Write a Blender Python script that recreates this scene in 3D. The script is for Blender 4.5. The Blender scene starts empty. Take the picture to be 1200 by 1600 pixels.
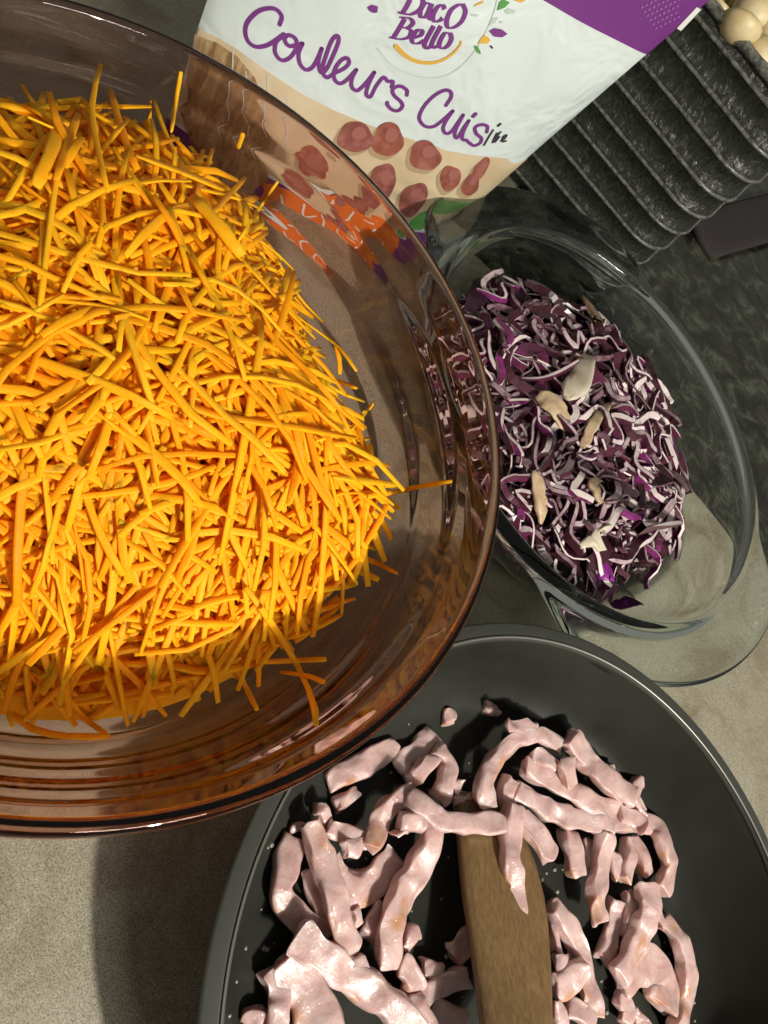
import bpy, math, random
import numpy as np
from mathutils import Vector, Matrix, noise as mnoise

random.seed(7)
scene = bpy.context.scene
col = scene.collection

# ------------------------------------------------------------------ camera
H = 0.31                                    # phone held 31 cm above the worktop
AX, AY = math.tan(math.radians(31.5)), math.tan(math.radians(25.0))
FPX = 1200.0                                # focal length for a 1200 x 1600 frame
up = Vector((AX, AY, 1.0)).normalized()     # world up seen in camera axes
fw = Vector((0, 0, -1))
wy = (fw - fw.dot(up) * up).normalized()
wx = wy.cross(up)
R = Matrix((wx, wy, up))                    # camera axes -> world
cam_d = bpy.data.cameras.new("camera")
cam_d.sensor_fit = 'VERTICAL'; cam_d.sensor_height = 36.0; cam_d.lens = 36.0 * FPX / 1600.0
cam_d.clip_start = 0.01; cam_d.clip_end = 50.0
cam = bpy.data.objects.new("camera", cam_d); col.objects.link(cam)
cam.matrix_world = Matrix.Translation((0, 0, H)) @ R.to_4x4()
scene.camera = cam
CAM = Vector((0, 0, H))

def ray(px, py):
    return R @ Vector(((px - 600) / FPX, -(py - 800) / FPX, -1.0))
def at(px, py, z=0.0):
    d = ray(px, py)
    return CAM + d * ((z - H) / d.z)

# ------------------------------------------------------------------ world + lamps
w = bpy.data.worlds.new("World"); scene.world = w; w.use_nodes = True
bg = w.node_tree.nodes["Background"]
bg.inputs[0].default_value = (1.0, 0.97, 0.88, 1); bg.inputs[1].default_value = 0.185

LDIR = Vector((0.624, -0.312, 0.716)).normalized()
def lamp(name, pos, target, power, size, color):
    l = bpy.data.lights.new(name, 'AREA'); l.shape = 'DISK'; l.size = size
    l.energy = power; l.color = color
    o = bpy.data.objects.new(name, l); col.objects.link(o)
    o.location = pos
    o.rotation_euler = (Vector(target) - Vector(pos)).to_track_quat('-Z', 'Y').to_euler()
    return o
LP = Vector((0.16, 0.13, 0.05)) + LDIR * 0.95
lamp("hood_lamp", LP, (0.05, 0.22, 0.05), 8.8, 0.036, (1.0, 0.945, 0.84))
lamp("hood_lamp_small", LP + Vector((0.02, -0.02, -0.045)), (0.05, 0.22, 0.05), 3.0, 0.03, (1.0, 0.945, 0.84))

cl = lamp("added_fill_lamp", (1.5, -0.4, 1.6), (0.0, 0.25, 0.0), 16.0, 0.7, (1.0, 0.97, 0.90)); cl.data.shape = 'RECTANGLE'; cl.data.size_y = 0.2  # unseen soft light, added for fill and glints on the glass

vs = scene.view_settings
vs.view_transform = 'Standard'; vs.look = 'None'; vs.exposure = 0.0; vs.gamma = 1.0
cy = scene.cycles
cy.max_bounces = 16; cy.transmission_bounces = 14; cy.glossy_bounces = 6; cy.diffuse_bounces = 6
cy.transparent_max_bounces = 16
cy.caustics_refractive = True; cy.caustics_reflective = False
cy.sample_clamp_indirect = 2.0; cy.sample_clamp_direct = 0.0; cy.blur_glossy = 1.0
cy.use_denoising = True; cy.use_adaptive_sampling = True; cy.adaptive_threshold = 0.02

# ------------------------------------------------------------------ material helpers
def mat(name):
    m = bpy.data.materials.new(name); m.use_nodes = True
    nt = m.node_tree; b = nt.nodes["Principled BSDF"]
    return m, nt, b
def N(nt, t, **kw):
    n = nt.nodes.new(t)
    for k, v in kw.items(): setattr(n, k, v)
    return n
def L(nt, a, b): nt.links.new(a, b)
def noise_tex(nt, scale, detail=3, rough=0.6, coord='Object', vec_scale=None, dist=0.0):
    tc = N(nt, 'ShaderNodeTexCoord'); n = N(nt, 'ShaderNodeTexNoise')
    n.inputs['Scale'].default_value = scale; n.inputs['Detail'].default_value = detail
    n.inputs['Roughness'].default_value = rough; n.inputs['Distortion'].default_value = dist
    if vec_scale:
        mp = N(nt, 'ShaderNodeMapping'); mp.inputs['Scale'].default_value = vec_scale
        L(nt, tc.outputs[coord], mp.inputs['Vector']); L(nt, mp.outputs[0], n.inputs['Vector'])
    else:
        L(nt, tc.outputs[coord], n.inputs['Vector'])
    return n
def ramp(nt, src, stops):
    r = N(nt, 'ShaderNodeValToRGB'); cr = r.color_ramp
    while len(cr.elements) < len(stops): cr.elements.new(0.5)
    for e, (p, c) in zip(cr.elements, stops):
        e.position = p; e.color = (*c, 1) if len(c) == 3 else c
    L(nt, src, r.inputs[0]); return r
def mix(nt, fac, a, b, mode='MIX'):
    m = N(nt, 'ShaderNodeMix', data_type='RGBA', blend_type=mode)
    if isinstance(fac, (int, float)): m.inputs[0].default_value = fac
    else: L(nt, fac, m.inputs[0])
    for i, v in ((6, a), (7, b)):
        if isinstance(v, tuple): m.inputs[i].default_value = (*v, 1)
        else: L(nt, v, m.inputs[i])
    return m.outputs[2]
def bump(nt, b, height, strength, dist):
    bp = N(nt, 'ShaderNodeBump'); bp.inputs['Strength'].default_value = strength
    bp.inputs['Distance'].default_value = dist
    L(nt, height, bp.inputs['Height']); L(nt, bp.outputs[0], b.inputs['Normal']); return bp
def plain(name, c, rough=0.5, spec=0.5, **kw):
    m, nt, b = mat(name)
    b.inputs['Base Color'].default_value = (*c, 1); b.inputs['Roughness'].default_value = rough
    b.inputs['Specular IOR Level'].default_value = spec
    for k, v in kw.items(): b.inputs[k].default_value = v
    return m

def glass(name, tint, rough=0.0, ior=1.5, bump_s=0.0):
    m = bpy.data.materials.new(name); m.use_nodes = True; nt = m.node_tree
    nt.nodes.remove(nt.nodes["Principled BSDF"])
    g = N(nt, 'ShaderNodeBsdfGlass'); g.inputs['Color'].default_value = (*tint, 1)
    g.inputs['Roughness'].default_value = rough; g.inputs['IOR'].default_value = ior
    if bump_s:
        n = noise_tex(nt, 28, 2, 0.5)
        bp = N(nt, 'ShaderNodeBump'); bp.inputs['Strength'].default_value = bump_s
        bp.inputs['Distance'].default_value = 0.002
        L(nt, n.outputs[0], bp.inputs['Height']); L(nt, bp.outputs[0], g.inputs['Normal'])
    L(nt, g.outputs[0], nt.nodes["Material Output"].inputs[0])
    return m

# worktop laminate
M_top, nt, b = mat("worktop_laminate")
n1 = noise_tex(nt, 22, 4, 0.65, dist=0.6); n2 = noise_tex(nt, 1500, 2, 0.7); n3 = noise_tex(nt, 420, 3, 0.7)
c1 = ramp(nt, n1.outputs[0], [(0.28, (0.21, 0.17, 0.105)), (0.50, (0.335, 0.308, 0.232)), (0.72, (0.375, 0.36, 0.285))])
c2 = ramp(nt, n2.outputs[0], [(0.36, (0.42, 0.39, 0.33)), (0.5, (1, 1, 1)), (0.64, (1.35, 1.35, 1.30))])
c3 = ramp(nt, n3.outputs[0], [(0.3, (0.72, 0.70, 0.66)), (0.55, (1, 1, 1)), (0.75, (1.14, 1.14, 1.12))])
x = mix(nt, 0.85, c1.outputs[0], c2.outputs[0], 'MULTIPLY'); x = mix(nt, 0.8, x, c3.outputs[0], 'MULTIPLY')
L(nt, x, b.inputs['Base Color']); b.inputs['Roughness'].default_value = 0.42
bump(nt, b, n3.outputs[0], 0.12, 0.0006)

M_amber = glass("amber_glass", (0.885, 0.79, 0.76), rough=0.018, bump_s=0.04)
M_clear = glass("clear_glass", (0.955, 0.985, 0.97))

# carrot: colour varies per shred
def carrot_mat(name, island):
    m, nt, b = mat(name)
    if island: rnd = N(nt, 'ShaderNodeNewGeometry').outputs['Random Per Island']
    else: rnd = N(nt, 'ShaderNodeObjectInfo').outputs['Random']
    c = ramp(nt, rnd, [(0.0, (0.96, 0.325, 0.006)), (0.35, (0.975, 0.395, 0.008)), (0.75, (0.98, 0.44, 0.010)), (1.0, (0.98, 0.49, 0.018))])
    n = noise_tex(nt, 420, 3, 0.6)
    v = ramp(nt, n.outputs[0], [(0.3, (0.92, 0.84, 0.7)), (0.6, (1, 1, 1))])
    L(nt, mix(nt, 0.7, c.outputs[0], v.outputs[0], 'MULTIPLY'), b.inputs['Base Color'])
    b.inputs['Roughness'].default_value = 0.5; b.inputs['Specular IOR Level'].default_value = 0.12
    b.inputs['Subsurface Weight'].default_value = 0.6
    b.inputs['Subsurface Radius'].default_value = (1.0, 0.8, 0.15)
    b.inputs['Subsurface Scale'].default_value = 0.002
    bump(nt, b, n.outputs[0], 0.25, 0.0006)
    return m
M_carrot = carrot_mat("carrot_flesh", False); M_carrot_i = carrot_mat("carrot_flesh_mass", True)

def cab_mats(island):
    out = []
    for nm, stops in (("leaf", [(0, (0.035, 0.012, 0.016)), (0.5, (0.075, 0.019, 0.034)), (0.85, (0.12, 0.022, 0.060)), (1, (0.22, 0.028, 0.16))]),
                      ("cut", [(0, (0.12, 0.05, 0.07)), (0.25, (0.34, 0.23, 0.26)), (0.5, (0.60, 0.49, 0.50)), (1, (0.82, 0.74, 0.68))])):
        m, nt, b = mat("cabbage_" + nm + ("_mass" if island else ""))
        rnd = (N(nt, 'ShaderNodeNewGeometry').outputs['Random Per Island'] if island else N(nt, 'ShaderNodeObjectInfo').outputs['Random'])
        n = noise_tex(nt, 160, 3, 0.6)
        ad = N(nt, 'ShaderNodeMath', operation='MULTIPLY_ADD'); ad.inputs[1].default_value = 0.9; ad.inputs[2].default_value = -0.45
        L(nt, n.outputs[0], ad.inputs[0])
        sm = N(nt, 'ShaderNodeMath', operation='ADD'); L(nt, rnd, sm.inputs[0]); L(nt, ad.outputs[0], sm.inputs[1])
        L(nt, ramp(nt, sm.outputs[0], stops).outputs[0], b.inputs['Base Color'])
        b.inputs['Roughness'].default_value = 0.3 if nm == "leaf" else 0.4
        if nm == "cut":
            b.inputs['Subsurface Weight'].default_value = 0.2; b.inputs['Subsurface Scale'].default_value = 0.001
        out.append(m)
    return out
M_cab = cab_mats(False); M_cab_i = cab_mats(True)
M_core, nt, b = mat("cabbage_core")
n = noise_tex(nt, 120, 3, 0.6)
L(nt, ramp(nt, n.outputs[0], [(0.3, (0.42, 0.28, 0.17)), (0.6, (0.62, 0.48, 0.30))]).outputs[0], b.inputs['Base Color'])
b.inputs['Roughness'].default_value = 0.4; b.inputs['Subsurface Weight'].default_value = 0.2; b.inputs['Subsurface Scale'].default_value = 0.002
M_core_white = plain("cabbage_core_white", (0.66, 0.58, 0.44), 0.4)

# cooked ham
M_ham, nt, b = mat("cooked_ham")
oi = N(nt, 'ShaderNodeObjectInfo')
n1 = noise_tex(nt, 95, 6, 0.68, dist=1.4); n2 = noise_tex(nt, 42, 3, 0.6); n3 = noise_tex(nt, 650, 4, 0.7)
c1 = ramp(nt, n1.outputs[0], [(0.30, (0.54, 0.34, 0.315)), (0.45, (0.635, 0.445, 0.42)), (0.58, (0.685, 0.525, 0.50)), (0.74, (0.76, 0.65, 0.615))])
fr = ramp(nt, n2.outputs[0], [(0.59, (0, 0, 0)), (0.69, (0.85, 0.85, 0.85))])
br = mix(nt, fr.outputs[0], c1.outputs[0], (0.55, 0.27, 0.10))
tint = ramp(nt, oi.outputs['Random'], [(0, (0.93, 0.86, 0.84)), (0.5, (1, 0.95, 0.94)), (1, (1, 1, 1))])
L(nt, mix(nt, 1.0, br, tint.outputs[0], 'MULTIPLY'), b.inputs['Base Color'])
b.inputs['Roughness'].default_value = 0.34; b.inputs['Specular IOR Level'].default_value = 0.5; b.inputs['Coat Weight'].default_value = 0.7; b.inputs['Coat Roughness'].default_value = 0.10
b.inputs['Subsurface Weight'].default_value = 0.6; b.inputs['Subsurface Radius'].default_value = (1, 0.5, 0.42); b.inputs['Subsurface Scale'].default_value = 0.004
nn = noise_tex(nt, 160, 3, 0.6)
hs = N(nt, 'ShaderNodeMath', operation='MULTIPLY_ADD'); hs.inputs[1].default_value = 0.35
L(nt, n3.outputs[0], hs.inputs[0]); L(nt, nn.outputs[0], hs.inputs[2])
bump(nt, b, hs.outputs[0], 0.32, 0.0011)
cb = N(nt, 'ShaderNodeBump'); cb.inputs['Strength'].default_value = 0.75; cb.inputs['Distance'].default_value = 0.0012
L(nt, noise_tex(nt, 480, 3, 0.6).outputs[0], cb.inputs['Height']); L(nt, cb.outputs[0], b.inputs['Coat Normal'])

# pan coating
M_pan, nt, b = mat("nonstick_coating")
n = noise_tex(nt, 900, 2, 0.6); n2 = noise_tex(nt, 18, 3, 0.6)
L(nt, ramp(nt, n2.outputs[0], [(0.3, (0.020, 0.021, 0.017)), (0.7, (0.031, 0.032, 0.027))]).outputs[0], b.inputs['Base Color'])
L(nt, ramp(nt, n2.outputs[0], [(0.35, (0.30,) * 3), (0.65, (0.50,) * 3)]).outputs[0], b.inputs['Roughness'])
b.inputs['Specular IOR Level'].default_value = 0.16
bump(nt, b, n.outputs[0], 0.15, 0.0003)
M_lip = plain("pan_lip", (0.050, 0.054, 0.046), 0.45, 0.5)
M_rim_highlight = plain("pan_rim_highlight", (0.20, 0.195, 0.18), 0.4, 0.5, Metallic=0.7)  # paler colour carries the highlight on the lip

# wood
M_wood, nt, b = mat("oiled_wood")
n = noise_tex(nt, 60, 6, 0.7, vec_scale=(16, 0.35, 16)); n2 = noise_tex(nt, 26, 3, 0.6)
c = ramp(nt, n.outputs[0], [(0.3, (0.125, 0.072, 0.030)), (0.5, (0.19, 0.118, 0.050)), (0.7, (0.25, 0.165, 0.075))])
d = ramp(nt, n2.outputs[0], [(0.35, (0.75, 0.68, 0.62)), (0.65, (1.1, 1.05, 0.9))])
L(nt, mix(nt, 0.7, c.outputs[0], d.outputs[0], 'MULTIPLY'), b.inputs['Base Color'])
b.inputs['Roughness'].default_value = 0.36; b.inputs['Coat Weight'].default_value = 0.35; b.inputs['Coat Roughness'].default_value = 0.2; bump(nt, b, n.outputs[0], 0.2, 0.0006)

# punnet plastic
M_pun, nt, b = mat("textured_dark_plastic")
n = noise_tex(nt, 170, 4, 0.7, dist=1.6, vec_scale=(1.2, 1.2, 0.7))
L(nt, ramp(nt, n.outputs[0], [(0.35, (0.016, 0.018, 0.014)), (0.56, (0.030, 0.033, 0.027)), (0.72, (0.07, 0.073, 0.062))]).outputs[0], b.inputs['Base Color'])
b.inputs['Roughness'].default_value = 0.26
bump(nt, b, n.outputs[0], 0.6, 0.0016)
M_rib, nt, b = mat("rib_plastic")  # lighter than the tray: the ribs' highlight lines are put into this colour
n = noise_tex(nt, 260, 3, 0.7)
L(nt, ramp(nt, n.outputs[0], [(0.35, (0.05, 0.052, 0.043)), (0.68, (0.20, 0.20, 0.175))]).outputs[0], b.inputs['Base Color'])
b.inputs['Roughness'].default_value = 0.25; bump(nt, b, n.outputs[0], 0.7, 0.001)

# pouch film and prints
M_film, nt, b = mat("white_film")
n = noise_tex(nt, 26, 3, 0.55, dist=0.7)
b.inputs['Base Color'].default_value = (0.66, 0.74, 0.725, 1); b.inputs['Roughness'].default_value = 0.3
bump(nt, b, n.outputs[0], 0.7, 0.006)
def film(name, c, rough=0.32): return plain(name, c, rough)
M_purple = film("purple_print", (0.17, 0.035, 0.21)); M_purple_dot = film("purple_print_pale", (0.30, 0.11, 0.35))
M_ink = film("violet_ink", (0.19, 0.045, 0.23)); M_ink_dark = film("dark_ink", (0.05, 0.04, 0.06))
M_gold = film("gold_print", (0.70, 0.42, 0.08)); M_green = film("green_print", (0.10, 0.32, 0.08)); M_pale = film("pale_green_print", (0.50, 0.58, 0.50))
M_orange = film("orange_print", (0.70, 0.17, 0.03)); M_white = film("white_print", (0.75, 0.76, 0.74)); M_badge = film("badge_shadow_print", (0.60, 0.65, 0.63))
M_cream, nt, b = mat("cream_print")
n = noise_tex(nt, 30, 3, 0.6)
L(nt, ramp(nt, n.outputs[0], [(0.3, (0.56, 0.43, 0.26)), (0.7, (0.69, 0.57, 0.39))]).outputs[0], b.inputs['Base Color']); b.inputs['Roughness'].default_value = 0.34
M_plank, nt, b = mat("plank_print")
n = noise_tex(nt, 60, 5, 0.7, vec_scale=(3.0, 3.0, 0.5), dist=1.0)
L(nt, ramp(nt, n.outputs[0], [(0.32, (0.16, 0.085, 0.035)), (0.5, (0.36, 0.23, 0.11)), (0.68, (0.55, 0.40, 0.22))]).outputs[0], b.inputs['Base Color']); b.inputs['Roughness'].default_value = 0.34
M_berry, nt, b = mat("berry_print")
n = noise_tex(nt, 130, 4, 0.65); oi = N(nt, 'ShaderNodeObjectInfo')
c = ramp(nt, n.outputs[0], [(0.3, (0.20, 0.06, 0.05)), (0.52, (0.29, 0.105, 0.088)), (0.72, (0.42, 0.20, 0.17))])
t = ramp(nt, oi.outputs['Random'], [(0, (0.9, 0.85, 0.9)), (1, (1.15, 1.0, 0.8))])
L(nt, mix(nt, 1.0, c.outputs[0], t.outputs[0], 'MULTIPLY'), b.inputs['Base Color']); b.inputs['Roughness'].default_value = 0.34
M_gloss = film("berry_gloss_print", (0.345, 0.13, 0.11))
M_shade_print = film("berry_drop_shade_print", (0.42, 0.31, 0.18))
M_mush, nt, b = mat("mushroom_skin")
n = noise_tex(nt, 80, 3, 0.6)
L(nt, ramp(nt, n.outputs[0], [(0.3, (0.60, 0.45, 0.20)), (0.65, (0.76, 0.64, 0.38))]).outputs[0], b.inputs['Base Color'])
b.inputs['Roughness'].default_value = 0.45; b.inputs['Subsurface Weight'].default_value = 0.2; b.inputs['Subsurface Scale'].default_value = 0.004
M_stem = plain("mushroom_cut_stem", (0.40, 0.27, 0.11), 0.6)
M_cloth = plain("mauve_cloth", (0.045, 0.038, 0.038), 0.8, 0.2)
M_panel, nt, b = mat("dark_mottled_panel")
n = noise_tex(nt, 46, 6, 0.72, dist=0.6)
L(nt, ramp(nt, n.outputs[0], [(0.40, (0.012, 0.012, 0.008)), (0.52, (0.030, 0.032, 0.021)), (0.66, (0.095, 0.102, 0.070))]).outputs[0], b.inputs['Base Color'])  # stone mottling; its palest patches also stand in for caustic glow
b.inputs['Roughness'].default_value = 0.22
M_oil = glass("oil", (0.98, 0.96, 0.9), ior=1.45)

# ------------------------------------------------------------------ object helpers
def link(name, verts, faces, mats, parent=None, smooth=True, mat_idx=None):
    me = bpy.data.meshes.new(name); me.from_pydata([tuple(v) for v in verts], [], faces)
    for m in (mats if isinstance(mats, (list, tuple)) else [mats]): me.materials.append(m)
    if smooth: me.polygons.foreach_set('use_smooth', [True] * len(me.polygons))
    if mat_idx is not None: me.polygons.foreach_set('material_index', mat_idx)
    me.validate(); me.update()
    o = bpy.data.objects.new(name, me); col.objects.link(o); o.parent = parent
    return o
def empty(name, loc=(0, 0, 0)):
    o = bpy.data.objects.new(name, None); col.objects.link(o); o.location = loc
    o.empty_display_size = 0.01
    return o
def tag(o, label=None, cat=None, group=None, kind=None):
    if label: o["label"] = label
    if cat: o["category"] = cat
    if group: o["group"] = group
    if kind: o["kind"] = kind
    return o
def child(o, parent):
    o.parent = parent
    o.matrix_parent_inverse = Matrix.Translation(-Vector(parent.location)) if parent.type == 'EMPTY' else Matrix()
    return o
def catmull(pts, n):
    """resample a polyline of Vectors to n points on a Catmull-Rom curve"""
    P = [pts[0] * 2 - pts[1]] + list(pts) + [pts[-1] * 2 - pts[-2]]
    m = len(pts) - 1; out = []
    for i in range(n):
        u = i / (n - 1) * m; k = min(int(u), m - 1); t = u - k
        a, b_, c, d = P[k], P[k + 1], P[k + 2], P[k + 3]
        out.append(0.5 * ((2 * b_) + (c - a) * t + (2 * a - 5 * b_ + 4 * c - d) * t * t + (3 * b_ - a - 3 * c + d) * t ** 3))
    return out
def sweep(path, section, upv=Vector((0, 0, 1)), twist=0.0, scale=None, roll=0.0):
    """sweep a closed 2D section [(side, up)] along path; returns verts, faces"""
    n, k = len(path), len(section); V = []; F = []
    for i, p in enumerate(path):
        t = (path[min(i + 1, n - 1)] - path[max(i - 1, 0)]).normalized()
        s = t.cross(upv)
        if s.length < 1e-4: s = t.cross(Vector((1, 0.3, 0)))
        s.normalize(); u = s.cross(t)
        a = roll + twist * i / (n - 1); ca, sa = math.cos(a), math.sin(a)
        s, u = s * ca + u * sa, u * ca - s * sa
        f = scale(i / (n - 1)) if scale else 1.0
        fs, fu = f if isinstance(f, tuple) else (f, f)
        for (x, y) in section: V.append(p + s * x * fs + u * y * fu)
    for i in range(n - 1):
        for j in range(k):
            F.append((i * k + j, i * k + (j + 1) % k, (i + 1) * k + (j + 1) % k, (i + 1) * k + j))
    F.append(tuple(range(k))[::-1]); F.append(tuple((n - 1) * k + j for j in range(k)))
    return V, F
def lathe(prof, seg, closed=True):
    V, F = [], []; k = len(prof)
    for i in range(seg):
        a = 2 * math.pi * i / seg
        for r, z in prof: V.append((r * math.cos(a), r * math.sin(a), z))
    for i in range(seg):
        for j in range(k if closed else k - 1):
            a, b_ = i * k + j, i * k + (j + 1) % k
            c, d = ((i + 1) % seg) * k + (j + 1) % k, ((i + 1) % seg) * k + j
            F.append((a, d, c, b_))
    return V, F
def fillet(pts, r, n=4):
    """round the corners of an open profile"""
    out = [pts[0]]
    for i in range(1, len(pts) - 1):
        p0, p1, p2 = (Vector((*pts[i + k], 0)) for k in (-1, 0, 1))
        a, c = (p0 - p1), (p2 - p1); rr = min(r, a.length * 0.45, c.length * 0.45)
        a.normalize(); c.normalize(); A, C = p1 + a * rr, p1 + c * rr
        for t in range(n + 1):
            t /= n; q = A * (1 - t) ** 2 + p1 * 2 * t * (1 - t) + C * t * t
            out.append((q.x, q.y))
    out.append(pts[-1]); return out

# ------------------------------------------------------------------ setting
V = [(-2, -1, 0), (2, -1, 0), (2, 3, 0), (-2, 3, 0), (-2, -1, -0.04), (2, -1, -0.04), (2, 3, -0.04), (-2, 3, -0.04)]
o = link("countertop", V, [(0, 1, 2, 3), (7, 6, 5, 4), (0, 4, 5, 1), (1, 5, 6, 2), (2, 6, 7, 3), (3, 7, 4, 0)], M_top, smooth=False)
tag(o, kind="structure")
def box(x0, x1, y0, y1, z0, z1):
    return ([(x0, y0, z0), (x1, y0, z0), (x1, y1, z0), (x0, y1, z0), (x0, y0, z1), (x1, y0, z1), (x1, y1, z1), (x0, y1, z1)],
            [(3, 2, 1, 0), (4, 5, 6, 7), (0, 1, 5, 4), (1, 2, 6, 5), (2, 3, 7, 6), (3, 0, 4, 7)])
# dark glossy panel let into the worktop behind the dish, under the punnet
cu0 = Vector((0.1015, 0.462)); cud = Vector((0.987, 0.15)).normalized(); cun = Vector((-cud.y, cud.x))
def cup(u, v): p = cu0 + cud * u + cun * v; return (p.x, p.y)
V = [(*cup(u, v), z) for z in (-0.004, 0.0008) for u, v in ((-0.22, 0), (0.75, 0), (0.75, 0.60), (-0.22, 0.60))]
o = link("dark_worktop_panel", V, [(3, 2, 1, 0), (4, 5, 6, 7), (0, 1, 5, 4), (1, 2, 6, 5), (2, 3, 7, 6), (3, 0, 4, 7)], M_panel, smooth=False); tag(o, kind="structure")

# ------------------------------------------------------------------ amber bowl
BC = Vector((-0.0826, 0.1109, 0))
BR = [(0.0, 0.055), (0.01, 0.070), (0.03, 0.088), (0.05, 0.1015), (0.07, 0.112), (0.09, 0.120), (0.105, 0.126), (0.12, 0.130)]
def bowl_r(z): return float(np.interp(z, [a for a, _ in BR], [r for _, r in BR]))
rings = [0.018, 0.034, 0.051, 0.068, 0.0845, 0.1005]
outer = [(0.0, 0.004), (0.048, 0.004), (0.050, 0.0), (0.056, 0.0)]
inner = []
zz = [0.004] + rings
for i, z in enumerate(rings):
    outer += [(bowl_r(z) - 0.0024, z - 0.0016), (bowl_r(z) + 0.0005, z + 0.0016)]
    z2 = (z + (rings[i + 1] if i + 1 < len(rings) else 0.118)) / 2
    outer += [(bowl_r(z2) - 0.0012, z2)]
outer += [(0.1298, 0.1165), (0.1306, 0.1185), (0.1300, 0.1208), (0.1282, 0.1215), (0.1262, 0.1205), (0.1252, 0.118)]
TH = 0.0042
inner += [(bowl_r(z) - TH - 0.0008, z + 0.0006) for z in (0.112, 0.105, 0.097, 0.09, 0.08, 0.07, 0.06, 0.05, 0.04, 0.03, 0.02)]
inner += [(0.066, 0.0105), (0.055, 0.0085), (0.0, 0.008)]
prof = fillet(outer + inner, 0.0018, 4)
V, F = lathe(prof, 192, closed=False)
bowl = link("glass_bowl", V, F, M_amber)
import bmesh
def weld(o, d=1e-6):
    bm = bmesh.new(); bm.from_mesh(o.data); bmesh.ops.remove_doubles(bm, verts=bm.verts, dist=d)
    bmesh.ops.recalc_face_normals(bm, faces=bm.faces)
    bm.to_mesh(o.data); bm.free(); o.data.polygons.foreach_set('use_smooth', [True] * len(o.data.polygons)); o.data.update()
weld(bowl); bowl.location = BC
tag(bowl, "large amber brown ribbed glass bowl filled with grated carrot", "bowl")

# carrot heap surface
HT = 0.129
# outline of the heap round the bowl: angle, radius, height
HE = [(0,.100,.064),(20,.106,.076),(35,.106,.08),(45,.097,.08),(60,.082,.08),(75,.074,.085),(90,.076,.092),(110,.088,.096),(135,.104,.097),(180,.110,.095),(270,.094,.066),(300,.091,.058),(315,.091,.056),(340,.097,.058),(360,.100,.064)]
HE_A, HE_R, HE_Z = zip(*HE)
def heap_edge(a):
    d = math.degrees(a) % 360
    return float(np.interp(d, HE_A, HE_R)), float(np.interp(d, HE_A, HE_Z))
def heap_z(x, y, drop=0.0):
    dx, dy = x - BC.x, y - BC.y; a = math.atan2(dy, dx); rh, ze = heap_edge(a)
    rho = math.hypot(dx, dy) / rh
    lump = 0.006 * mnoise.noise(Vector((x * 38, y * 38, 3.1)))
    if rho >= 1: return ze - (rho - 1) * 0.10
    return ze + (HT - ze + lump) * (1 - rho ** 2) ** 0.85 - drop
def march(px, py, f, extra=0.0):
    d = ray(px, py); t = 0.02
    step = 0.001 / d.length
    while t < 3:
        p = CAM + d * t
        if p.z <= f(p.x, p.y) + extra: return p
        t += step
    return CAM + d * t

CG = "grated carrot shreds heaped in the amber bowl"
def shred_section(w_, t_):
    j = lambda: random.uniform(0.85, 1.15)
    return [(x * w_ / 2 * j(), y * t_ / 2 * j()) for x, y in ((-1, -.45), (-.6, -1), (.6, -1), (1, -.45), (1, .45), (.6, 1), (-.6, 1), (-1, .45))]
def taper(u): return (0.72 + 0.28 * min(1, 8 * u, 8 * (1 - u))) * random.uniform(0.86, 1.12)
def carrot(path, w_=None, t_=None):
    w_ = w_ or random.uniform(0.0016, 0.0026); t_ = t_ or random.uniform(0.0008, 0.0013)
    return sweep(path, shred_section(w_, t_), twist=random.gauss(0, 0.4), roll=random.gauss(0, 0.28), scale=taper)
def put_carrot(path, label, **kw):
    c = path[len(path) // 2].copy(); V, F = carrot([p - c for p in path], **kw)
    o = link("carrot_shred", V, F, M_carrot); o.location = c
    tag(o, label, "carrot shred", CG)
    return o
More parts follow.
